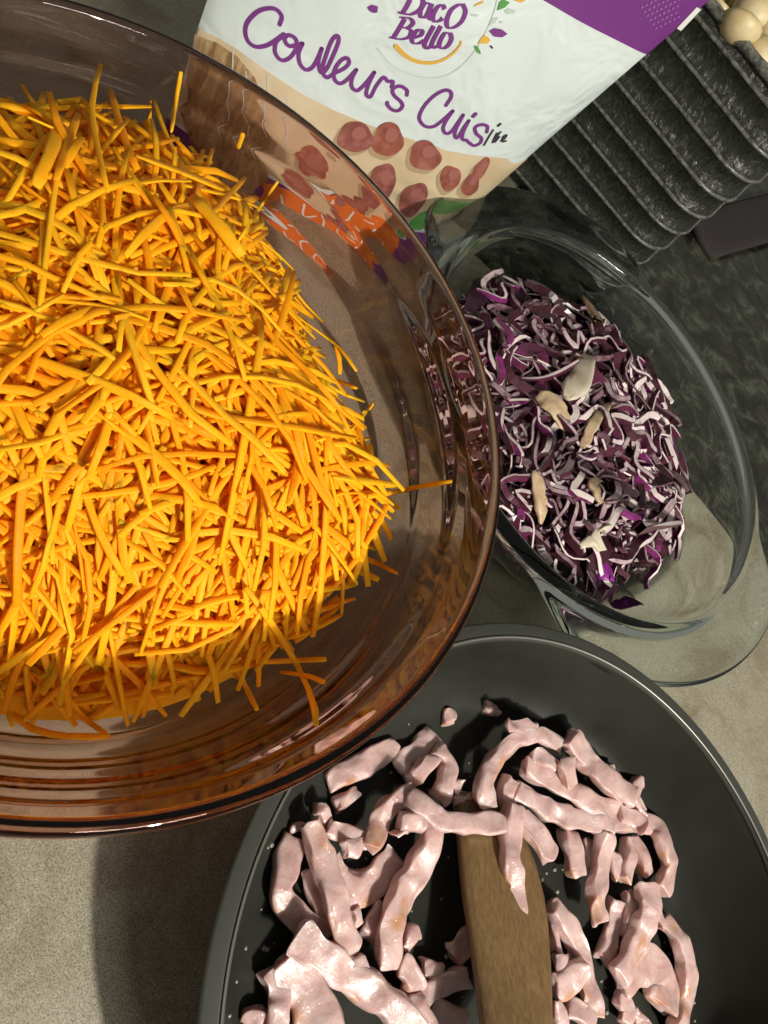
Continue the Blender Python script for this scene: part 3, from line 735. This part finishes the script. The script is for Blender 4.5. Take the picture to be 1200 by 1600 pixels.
def put_cab(p, label, wd, th, roll, twist, mats=None):
    c = p[len(p) // 2].copy(); V, F, idx = cab_geo([q - c for q in p], wd, th, roll, twist)
    o = link("cabbage_shred", V, F, mats or M_cab, smooth=False, mat_idx=None if mats else idx); o.location = c
    tag(o, label, "cabbage shred", CABG)
for i in range(12):
    p = cab_path(0.0, 0.004)
    put_cab(p, "wide flat dark purple cabbage leaf flake among the curly shreds", random.uniform(0.006, 0.011), 0.0012, math.pi / 2 + random.gauss(0, 0.35), random.gauss(0, 0.5))
for i in range(262):
    put_cab(cab_path(-0.002, 0.006), CABL, random.uniform(0.0028, 0.005), random.choice((0.0017, 0.0022, 0.0028, 0.0036, 0.0046)), random.gauss(0, 0.5), random.gauss(0, 0.7))
VV, FF, II = [], [], []
for i in range(420):
    V, F, idx = cab_geo(cab_path(-0.014, 0.0), random.uniform(0.002, 0.0045), random.uniform(0.001, 0.002), random.gauss(0, 0.6), random.gauss(0, 0.6))
    k = len(VV); VV += V; FF += [tuple(q + k for q in f) for f in F]; II += idx
o = link("cabbage_shreds", VV, FF, M_cab_i, smooth=False, mat_idx=II); tag(o, "dense dark layer of shredded red cabbage under the top shreds", "shredded cabbage", kind="stuff")
# pieces that stand out
def cab_px(px, lift, wd, th, label, mats, roll=0.0, n=11):
    p = catmull([march(a, b_, cab_z, lift) for a, b_ in px], n)
    if mats is None: return put_cab(p, label, wd, th, roll, 0.15)
    c = p[n // 2].copy(); kx = 0.75 + 0.4 * random.random()
    sec = [(math.copysign(abs(math.cos(t)) ** .5, math.cos(t)) * th / 2, math.copysign(abs(math.sin(t)) ** .4, math.sin(t)) * wd * 0.3) for t in [k * math.pi / 6 + .2 for k in range(12)]]
    V, F = sweep([q - c for q in p], sec, roll=random.gauss(0, .3), twist=0.5, scale=lambda u: (0.38 + 0.62 * math.sin(math.pi * min(1, u ** kx)) ** 0.6 + 0.18 * mnoise.noise(Vector((u * 4, kx * 30, 1))), 0.5 + 0.5 * math.sin(math.pi * u)))
    V = [v + Vector((mnoise.noise(v * 300 + c * 90), mnoise.noise(v * 300 + c * 70 + Vector((5, 2, 1))), mnoise.noise(v * 300 + c * 50))) * 0.0016 for v in V]
    o = link("cabbage_shred", V, F, mats); o.location = c; tag(o, label, "cabbage shred", CABG)
cab_px([(885,622),(905,595),(918,555)], .009, .006, .013, "white almond-shaped cabbage core piece near the middle of the dish", [M_core_white])
cab_px([(840,618),(868,635),(885,672)], .007, .004, .013, "beige angular cabbage core piece below the white one", [M_core])
cab_px([(910,700),(930,660),(952,630)], .008, .004, .006, "slim beige cabbage rib slanting up right below the white piece", [M_core])
cab_px([(835,735),(845,785),(848,820)], .008, .004, .008, "long beige cabbage rib left of the middle, pointing down", [M_core])
cab_px([(922,748),(932,765),(940,785)], .008, .004, .009, "small oval beige cabbage piece right of the middle", [M_core])
cab_px([(895,440),(915,470),(925,485)], .010, .003, .006, "beige cabbage rib leaning at the back of the heap", [M_core])
cab_px([(905,855),(925,845),(940,858),(930,830),(955,820)], .009, .005, .006, "thick white folded cabbage piece at the front", [M_core_white])
cab_px([(1145,815),(1110,812),(1060,818),(1030,822)], .012, .004, .0025, "lilac cabbage shred sticking out to the right over the bare glass", None)
cab_px([(1012,500),(1040,545),(1058,585)], .008, .003, .014, "broad magenta cabbage leaf piece at the right edge of the heap", [plain("cabbage_magenta", (0.14, 0.015, 0.11), 0.35)])
cab_px([(935,900),(950,892),(958,905)], .006, .003, .012, "bright magenta cabbage scrap at the front of the heap", [plain("cabbage_bright", (0.25, 0.02, 0.24), 0.4)])
cab_px([(955,950),(985,942),(1002,950)], .004, .003, .009, "magenta cabbage scrap lowest at the front of the heap", [plain("cabbage_bright_low", (0.20, 0.015, 0.20), 0.4)])
cab_px([(730,490),(748,455),(752,432)], .006, .003, .010, "dark purple cabbage tip standing up at the back left", [plain("cabbage_dark", (0.03, 0.006, 0.018), 0.35)])
cab_px([(1030,600),(1050,575),(1062,560)], .005, .003, .006, "pale triangular cabbage scrap at the right edge of the heap", [M_core_white])

# ------------------------------------------------------------------ stand-up pouch
PO = Vector((-0.1999, 0.2886, 0)); PA = math.radians(51.63)
pu = Vector((math.cos(PA), math.sin(PA), 0)); pn = Vector((pu.y, -pu.x, 0))       # along the width, towards the viewer
PT = 0.197
def s_left(z): return -0.036
def s_right(z): return 0.138 + 0.028 * max(0, z - 0.03) / 0.155
def bulge(s, z):
    a, b_ = s_left(z), s_right(z); t = (s - (a + b_) / 2) / ((b_ - a) / 2)
    tt = max(0.0, 1 - abs(t) ** 3.2)
    prof = float(np.interp(z, [0, 0.02, 0.05, 0.09, 0.13, 0.155, 0.165, PT], [0.016, 0.018, 0.017, 0.0145, 0.010, 0.005, 0.003, 0.0016]))
    cr = 0.0012 * mnoise.noise(Vector((s * 26, z * 30, 1.3))) * min(1, tt * 3)
    return prof * tt ** 0.7 + cr
def P3(s, z, off=0.0):
    e = 0.0008
    p = PO + pu * s + Vector((0, 0, z)) + pn * bulge(s, z)
    if not off: return p
    ds = (bulge(s + e, z) - bulge(s - e, z)) / (2 * e); dz = (bulge(s, z + e) - bulge(s, z - e)) / (2 * e)
    ds = max(-2.5, min(2.5, ds))
    nn = (pn - pu * ds - Vector((0, 0, 1)) * dz).normalized()
    return p + nn * off
def pouch_hit(px, py):
    d = ray(px, py); o_ = CAM - PO
    def f(t):
        p = o_ + d * t; s = p.dot(pu); z = p.z
        return p.dot(pn) - bulge(min(max(s, s_left(z)), s_right(z)), min(max(z, 0), PT))
    t = 0.1; prev = t
    while t < 2 and f(t) > 0: prev = t; t += 0.004
    lo, hi = prev, t
    for _ in range(18):
        m = (lo + hi) / 2
        if f(m) > 0: lo = m
        else: hi = m
    p = o_ + d * hi
    return p.dot(pu), p.z
pouch = empty("stand_up_pouch", PO); tag(pouch, "white stand-up food pouch with violet handwriting and printed dried berries", "pouch")
def sheet(name, s0, s1, z0, z1, m, off=0.0, ns=60, nz=60, back=False, test=None):
    V, F = [], []
    for i in range(nz + 1):
        z = z0 + (z1 - z0) * i / nz
        a, b_ = (s_left(z) if s0 is None else s0), (s_right(z) if s1 is None else s1)
        for j in range(ns + 1):
            s = a + (b_ - a) * j / ns
            if back: V.append(PO + pu * s + Vector((0, 0, z)) - pn * (bulge(s, z) * 0.8 + 0.0004))
            else: V.append(P3(s, z, off))
    for i in range(nz):
        for j in range(ns):
            q = (i * (ns + 1) + j, i * (ns + 1) + j + 1, (i + 1) * (ns + 1) + j + 1, (i + 1) * (ns + 1) + j)
            F.append(q if back else q)
    return V, F
def pchild(name, V, F, m, smooth=True, label=None):
    o = link(name, [Vector(v) - PO for v in V], F, m, pouch, smooth)
    if label: o["label"] = label
    return o
V, F = sheet("f", None, None, 0.0, PT, M_film, nz=80, ns=80); kk = len(V)
V2, F2 = sheet("b", None, None, 0.0, PT, M_film, nz=40, ns=40, back=True)
pchild("front_film", V, F, M_film); pchild("back_film", V2, F2, M_film)
V, F = sheet("h", None, None, 0.1585, PT, M_purple, off=0.00025, nz=20, ns=60); pchild("header_band", V, F, M_purple, label="purple sealed band along the top")
V, F = sheet("g", None, None, 0.0, 0.022, M_purple, off=0.00025, nz=6, ns=60); pchild("gusset_band", V, F, M_purple, label="purple strip along the bottom fold")
# flat prints: polygons and pen strokes given on the face of the pouch
def poly_fill(name, pts_sz, m, off, res=0.0022):
    """triangulated patch of a closed outline on the pouch face"""
    from mathutils.geometry import delaunay_2d_cdt
    P = [Vector(p) for p in pts_sz]; n = len(P)
    s0, s1 = min(p.x for p in P), max(p.x for p in P); z0, z1 = min(p.y for p in P), max(p.y for p in P)
    def inside(x, y):
        c = False; j = n - 1
        for i in range(n):
            if (P[i].y > y) != (P[j].y > y) and x < (P[j].x - P[i].x) * (y - P[i].y) / (P[j].y - P[i].y) + P[i].x: c = not c
            j = i
        return c
    ext = list(P); k = int((s1 - s0) / res); l = int((z1 - z0) / res)
    for i in range(1, k):
        for j in range(1, l):
            x, y = s0 + (s1 - s0) * i / k, z0 + (z1 - z0) * j / l
            if inside(x, y): ext.append(Vector((x, y)))
    vs_, es, fs, *_ = delaunay_2d_cdt(ext, [], [list(range(n))], 1, 1e-7)
    return pchild(name, [P3(v.x, v.y, off) for v in vs_], [tuple(f) for f in fs], m)
def px_fill(name, pts, m, off=0.0004, smooth_n=0):
    P = [Vector((*pouch_hit(*p), 0)) for p in pts]
    if smooth_n:
        P3_ = P[-2:] + P + P[:3]; c = catmull(P3_, (len(P3_) - 1) * smooth_n + 1); P = c[2 * smooth_n:(2 + len(P)) * smooth_n]
    return poly_fill(name, [(p.x, p.y) for p in P], m, off)
def px_stroke(name, pts, wd, m, off=0.0006, n=None, nib=None, ends=True):
    """pen stroke; wd in mm, or (w0, w1); nib=(angle, thin ratio) makes a broad-nib letter"""
    P = [Vector((*pouch_hit(*p), 0)) for p in pts]
    n = n or max(6, 5 * len(P)); c = catmull(P, n) if len(P) > 2 else [P[0].lerp(P[1], i / (n - 1)) for i in range(n)]
    V, F = [], []
    w0, w1 = wd if isinstance(wd, tuple) else (wd, wd)
    for i, p in enumerate(c):
        t = (c[min(i + 1, n - 1)] - c[max(i - 1, 0)]).normalized(); s = Vector((-t.y, t.x, 0))
        hw = (w0 + (w1 - w0) * i / (n - 1)) * 0.0005
        if nib: hw *= nib[1] + (1 - nib[1]) * abs(math.sin(math.atan2(t.y, t.x) - nib[0]))
        for f in (-1, 0, 1):
            q = p + s * hw * f; V.append(P3(q.x, q.y, off))
    for i in range(n - 1):
        for f in (0, 1): F.append((i * 3 + f, i * 3 + f + 1, (i + 1) * 3 + f + 1, (i + 1) * 3 + f))
    if ends and not nib:
        for i, w_ in ((0, w0), (n - 1, w1)):
            k = len(V); p = c[i]; V.append(P3(p.x, p.y, off + 0.00004))
            for j in range(10): V.append(P3(p.x + w_ * .0005 * math.cos(j * .6283), p.y + w_ * .0005 * math.sin(j * .6283), off + 0.00004))
            for j in range(10): F.append((k, k + 1 + j, k + 1 + (j + 1) % 10))
    return pchild(name, V, F, m)
# cream picture area with planks at the left
bnd = [(296,42),(312,44),(340,58),(370,76),(420,112),(470,145),(520,171),(580,196),(650,220),(730,241),(790,247)]
B = [pouch_hit(*p) for p in bnd]
B = [(max(s, s_left(z) + 0.0006), z) for s, z in B]
zr = B[-1][1]; ptsz = B + [(s_right(zr) - 0.001, zr)] + [(s_right(z) - 0.001, z) for z in np.linspace(zr - 0.01, 0.0225, 8)] + [(s_left(z) + 0.0006, z) for z in np.linspace(0.0225, B[0][1] - 0.004, 10)]
poly_fill("picture_ground", ptsz, M_cream, 0.0003, 0.004)
px_fill("plank_picture", [(305,52),(340,66),(372,88),(398,120),(420,170),(428,230),(410,300),(370,330),(300,300),(285,200)], M_plank, 0.0005)
for i, (x0, y0, x1, y1) in enumerate(((365,75,352,200),(418,118,412,225),(448,150,455,240),(385,110,380,240))):
    px_stroke("plank_gap", [(x0, y0), ((x0 + x1) / 2 + 4, (y0 + y1) / 2), (x1, y1)], 0.5, M_badge, 0.0007)
for i, (x, y, rx, ry, ang) in enumerate(((555,213,28,24,0),(606,217,24,27,20),(664,242,25,23,30),(703,277,16,20,15),(598,283,20,30,10),(645,310,19,29,35),(751,262,9,20,35),(735,287,12,19,30),(490,252,30,36,20),(562,312,26,20,10),(520,330,22,18,0))):
    def blob(kx, dx, dy):
        out_ = []
        for k in range(32):
            t = k / 32 * 6.283; r = 1 + 0.06 * math.sin(3 * t + i) + 0.03 * math.sin(5 * t + 2 * i)
            ex_, ey_ = rx * kx * r * math.cos(t), ry * kx * r * math.sin(t); a = math.radians(ang)
            out_.append((x + dx + ex_ * math.cos(a) - ey_ * math.sin(a), y + dy + ex_ * math.sin(a) + ey_ * math.cos(a)))
        return out_
    px_fill("berry_cast", blob(1.02, -6, 6), M_shade_print, 0.00055); px_fill("printed_berry", blob(1.0, 0, 0), M_berry, 0.0008); px_fill("berry_gloss", blob(0.42, rx * .22, -ry * .28), M_gloss, 0.001)
px_fill("printed_leaf", [(636,352),(660,330),(700,318),(735,322),(728,335),(690,345),(655,358)], M_green, 0.0007, 2)
px_fill("orange_badge", [(400,300),(455,305),(520,318),(570,322),(610,328),(640,362),(628,385),(600,398),(560,408),(500,396),(440,380),(405,362)], M_orange, 0.0009, 2)
for st in ([(430,318),(425,342)], [(470,325),(462,352),(486,345)], [(512,322),(495,365)], [(545,338),(530,362),(548,372),(536,392)], [(575,338),(600,333)], [(600,345),(580,365),(605,375),(590,388)]):
    px_stroke("badge_lettering", st, 1.5, M_white, 0.0012)
# handwriting
def k2(x, y): return (x / 2 + 300, y / 2)
def k4(x, y): return (x / 4 + 560, y / 4)
INK = [
 (k2, [(275,75),(281,48),(258,25),(215,30),(180,60),(168,92),(176,126),(200,144),(235,140),(268,120),(288,105)]),
 (k2, [(288,108),(264,130),(261,163),(280,186),(306,179),(326,150),(325,121),(304,108),(290,120),(305,142),(346,134)]),
 (k2, [(346,134),(334,165),(338,197),(356,216),(377,208),(396,175),(406,150)]),
 (k2, [(406,150),(396,190),(403,224),(420,215),(440,175),(458,130),(455,110),(438,124),(420,170),(408,215),(420,240),(442,230)]),
 (k2, [(442,228),(474,213),(491,195),(484,179),(463,190),(445,220),(446,246),(462,259),(484,248),(514,216)]),
 (k2, [(514,216),(500,245),(500,270),(516,281),(540,262),(570,224)]),
 (k2, [(570,224),(552,262),(545,292),(558,300),(575,268),(598,240),(612,252),(628,253),(624,270)]),
 (k4, [(303,590),(303,560),(260,534),(216,552),(222,590),(264,630),(276,660),(248,688),(208,680),(181,650),(181,636)]),
 (k4, [(548,655),(580,602),(574,568),(540,560),(480,590),(420,648),(384,712),(386,752),(420,786),(472,786),(530,745),(590,690)]),
 (k4, [(590,690),(548,752),(530,800),(548,830),(582,818),(622,762),(655,715)]),
 (k4, [(655,715),(616,790),(602,838),(618,858),(655,800),(690,750)]),
 (k4, [(690,750),(655,822),(650,865),(676,872)]),
 (k4, [(802,822),(805,786),(770,775),(730,792),(736,830),(768,860),(760,890),(722,906),(690,886),(674,870)]),
]
for fn, pts in INK: px_stroke("handwritten_letter", [fn(*p) for p in pts], 1.75, M_ink)
px_stroke("handwritten_dot", [k4(718, 722), k4(732, 708)], 2.0, M_ink)
for pts in ([(842,808),(815,850),(785,902)], [(866,828),(850,858),(838,886)], [(888,820),(862,852),(852,884),(880,850)], [(890,876),(912,862),(926,840),(905,850),(898,880),(922,876)]):
    px_stroke("handwritten_letter", [k4(*p) for p in pts], 1.0, M_ink_dark)
px_stroke("handwritten_dot", [k4(872, 782), k4(886, 770)], 1.3, M_ink_dark)
# round badge with the two-line name
px_stroke("badge_outline", [k4(*p) for p in ((120,300),(205,398),(300,455),(400,481),(520,478),(630,422),(740,302),(805,180),(852,60),(875,-40))], 0.7, M_badge, 0.0004, n=60)
NIB = (math.radians(20), 0.30)
for pts in ([(325,-8),(300,40),(275,80)], [(248,72),(275,80),(312,86)], [(275,80),(330,86),(385,55),(405,5),(380,-30)],
            [(452,22),(418,18),(388,62),(392,102),(425,95),(458,22)], [(460,18),(440,80),(448,116),(468,112)],
            [(538,55),(528,30),(494,42),(466,95),(475,130),(510,124),(526,108)],
            [(652,24),(668,70),(645,130),(600,166),(560,168),(552,124),(578,62),(620,30),(652,24)],
            [(292,112),(255,175),(218,234)], [(194,228),(225,236),(262,241)], [(258,104),(320,110),(342,140),(310,168),(262,168)], [(300,169),(330,190),(318,226),(270,241),(218,236)],
            [(350,232),(392,214),(398,186),(368,188),(336,230),(344,264),(380,266),(412,248)],
            [(472,158),(438,220),(414,272),(424,298),(448,290)], [(516,158),(482,220),(458,274),(468,294),(492,286)],
            [(574,204),(581,240),(560,280),(530,298),(506,285),(514,246),(540,206),(574,204)]):
    px_stroke("brand_letter", [k4(*p) for p in pts], 2.1, M_ink, 0.0006, nib=NIB)
px_stroke("printed_smile", [k4(*p) for p in ((235,285),(290,340),(360,378),(440,389),(520,374),(590,330),(632,282),(641,256))], (2.2, 0.8), M_gold, n=40)
for m, pts in ((M_ink, [(55,42),(85,25),(122,35),(118,72),(95,78),(70,66)]), (M_ink, [(815,190),(850,172),(895,180),(931,208),(895,230),(845,225)]),
               (M_gold, [(745,270),(762,240),(785,214),(812,230),(824,250),(800,270)]), (M_green, [(720,284),(742,282),(762,318),(762,336),(738,322)]),
               (M_ink_dark, [(818,284),(830,280),(842,296),(832,302)]), (M_green, [(866,62),(880,10),(905,-10),(945,12),(910,45)]),
               (M_pale, [(692,82),(725,84),(752,90),(735,102),(712,98)]), (M_gold, [(716,38),(740,18),(778,0),(780,14),(750,28)]),
               (M_pale, [(910,66),(940,50),(985,62),(970,82),(930,84)]), (M_gold, [(972,0),(1010,-15),(1045,0),(1010,14)]),
               (M_pale, [(812,160),(835,110),(875,105),(850,140)]), (M_pale, [(880,130),(900,128),(902,140),(886,142)])):
    px_fill("printed_petal", [k4(*p) for p in pts], m, 0.0006)
# dotted grip on the purple band and the white tear tab
V, F = [], []
for i in range(9):
    for j in range(6):
        x, y = 1003 + i * 7.0 + j * 4.4, 4 + j * 6.6 - i * 3.6
        if y < -20 or x > 1062: continue
        s, z = pouch_hit(x, y + 6)
        if z < 0.1605 or z > PT - 0.003: continue
        k = len(V); V.append(P3(s, z, 0.0006))
        for q in range(8): V.append(P3(s + 0.00062 * math.cos(q * .7854), z + 0.00062 * math.sin(q * .7854), 0.0006))
        for q in range(8): F.append((k, k + 1 + q, k + 1 + (q + 1) % 8))
if V: pchild("grip_dots", V, F, M_purple_dot)
s1 = s_right(0.178)
V = [P3(s1 - 0.0006, z, 0.0) + pu * dx + pn * dy for z in (0.1745, 0.186) for dx, dy in ((0, 0.0004), (0.0028, 0.0004), (0.0028, -0.0004), (0, -0.0004))]
pchild("tear_tab", V, [(0, 1, 5, 4), (1, 2, 6, 5), (2, 3, 7, 6), (3, 0, 4, 7), (3, 2, 1, 0), (4, 5, 6, 7)], M_white, smooth=False)

# ------------------------------------------------------------------ punnet of mushrooms
UC = at(945, 455, 0.001); UA = math.radians(5)
ux = Vector((math.cos(UA), math.sin(UA), 0)); uy = Vector((-ux.y, ux.x, 0))
UW, UD, UZ = 0.22, 0.15, 0.165
pun = empty("mushroom_punnet", UC); tag(pun, "dark ribbed plastic punnet standing behind the white pouch", "punnet")
def pun_ring(z, grow=0.0, rc=0.026, n=8):
    fl = 0.012 * z / UZ + grow; x0, x1, y0, y1 = -UW - fl, fl, -fl, UD + fl; pts = []
    for cx_, cy_, a0 in ((x1 - rc, y0 + rc, -90), (x1 - rc, y1 - rc, 0), (x0 + rc, y1 - rc, 90), (x0 + rc, y0 + rc, 180)):
        for k in range(n + 1):
            a = math.radians(a0 + 90 * k / n); pts.append((cx_ + rc * math.cos(a), cy_ + rc * math.sin(a)))
    return [ux * x + uy * y + Vector((0, 0, z)) for x, y in pts]
def subd(ring, m=0.006):
    out_ = []
    for i, p in enumerate(ring):
        q = ring[(i + 1) % len(ring)]; k = max(1, int((q - p).length / m))
        for j in range(k): out_.append(p.lerp(q, j / k))
    return out_
zs = [0.0, 0.004]; ribz = [0.0085 + 0.0184 * i for i in range(9)]
rings_ = [pun_ring(0.0, -0.004), pun_ring(0.003, 0.0)] + [pun_ring(z, 0.0022 * abs(math.cos(math.pi * (z - 0.0085) / 0.0184)) ** 3 - 0.0012) for z in np.linspace(0.0085, UZ - 0.002, 84)]
top_in = [pun_ring(UZ, -0.0015), pun_ring(0.10, -0.0015), pun_ring(0.004, -0.003)]
allr = rings_ + top_in; k = len(allr[0]); V = []; F = []
for r in allr: V += r
for i in range(len(allr) - 1):
    for j in range(k): F.append((i * k + j, i * k + (j + 1) % k, (i + 1) * k + (j + 1) % k, (i + 1) * k + j))
F.append(tuple(range(k))[::-1]); F.append(tuple((len(allr) - 1) * k + j for j in range(k)))
o = link("tray", V, F, M_pun); o.parent = pun
def closed_tube(path, rad, seg=8, out_f=0.0):
    n = len(path); V, F = [], []
    for i, p in enumerate(path):
        t = (path[(i + 1) % n] - path[i - 1]).normalized(); s = t.cross(Vector((0, 0, 1))).normalized()
        rr = rad * (1 + 0.25 * mnoise.noise(p * 300))
        for j in range(seg):
            a = 2 * math.pi * j / seg; V.append(p + s * (math.cos(a) * rr + out_f) + Vector((0, 0, math.sin(a) * rr)))
    for i in range(n):
        for j in range(seg): F.append((i * seg + j, i * seg + (j + 1) % seg, ((i + 1) % n) * seg + (j + 1) % seg, ((i + 1) % n) * seg + j))
    return V, F
for z in ribz:
    V, F = closed_tube(subd(pun_ring(z, 0.0009)), 0.0013); o = link("rib", V, F, M_rib); o.parent = pun
V, F = closed_tube(subd(pun_ring(UZ, 0.001)), 0.0030); o = link("rolled_rim", V, F, M_rib); o.parent = pun
def mushroom(loc, rad, tilt, label, stem=True):
    m = empty("mushroom", loc); tag(m, label, "mushroom", "mushrooms filling the punnet")
    Rm = Matrix.Rotation(tilt[0], 3, 'X') @ Matrix.Rotation(tilt[1], 3, 'Y')
    pr = [(0.0, 0.62), (0.3, 0.58), (0.6, 0.46), (0.85, 0.22), (0.98, -0.05), (0.97, -0.22), (0.86, -0.32), (0.7, -0.28), (0.45, -0.16), (0.3, -0.12), (0.0, -0.12)]
    V, F = lathe([(r * rad, z * rad) for r, z in pr], 28, closed=False); o = link("cap", [Rm @ Vector(v) for v in V], F, M_mush); weld(o); o.parent = m
    if stem:
        V, F = lathe([(0, -0.08 * rad), (0.30 * rad, -0.1 * rad), (0.27 * rad, -0.4 * rad), (0.30 * rad, -0.58 * rad), (0.24 * rad, -0.62 * rad), (0, -0.6 * rad)], 20, closed=False)
        o = link("stem", [Rm @ Vector(v) for v in V], F, M_stem); weld(o); o.parent = m
for i, (px, py, rad, tl, lab, z) in enumerate(((1155, 44, 0.0125, (2.45, 0.35), "cream mushroom with its cut stem facing up, beside the punnet rim", 0.168),
                              (1192, 84, 0.0115, (0.3, 0.2), "cream mushroom cap at the right frame edge below the others", 0.166),
                              (1180, 12, 0.0125, (0.5, -0.3), "cream mushroom cap up in the top right corner of the picture", 0.172),
                              (1122, 10, 0.011, (2.9, 0.1), "shaded mushroom at the top frame edge just inside the rim", 0.158),
                              (1205, 48, 0.0125, (2.3, 0.5), "cream mushroom half cut off by the right frame edge", 0.170),
                              (1150, -12, 0.012, (0.3, 0.4), "mushroom cap mostly above the top frame edge", 0.166),
                              (1196, 110, 0.010, (0.4, 0.4), "lowest small mushroom at the right frame edge against the rim", 0.160))):
    mushroom(at(px, py, z), rad, tl, lab)
# filling below the visible mushrooms
# mauve cloth edge seen behind the punnet's corner
p0, p1 = at(1092, 372, 0.004), at(1290, 318, 0.004)
pth = catmull([p0, p0.lerp(p1, 0.35) + Vector((0, 0, 0.003)), p0.lerp(p1, 0.7), p1], 16)
V, F = sweep([p - p0 for p in pth], [(math.copysign(abs(math.cos(t)) ** .5, math.cos(t)) * 0.022, math.copysign(abs(math.sin(t)) ** .5, math.sin(t)) * 0.004) for t in [k * math.pi / 8 + .01 for k in range(16)]], scale=lambda u: (1 + 0.3 * u, 1))
o = link("folded_cloth", V, F, M_cloth); o.location = p0; tag(o, "dark mauve folded cloth lying on the dark worktop panel behind the dish", "cloth")
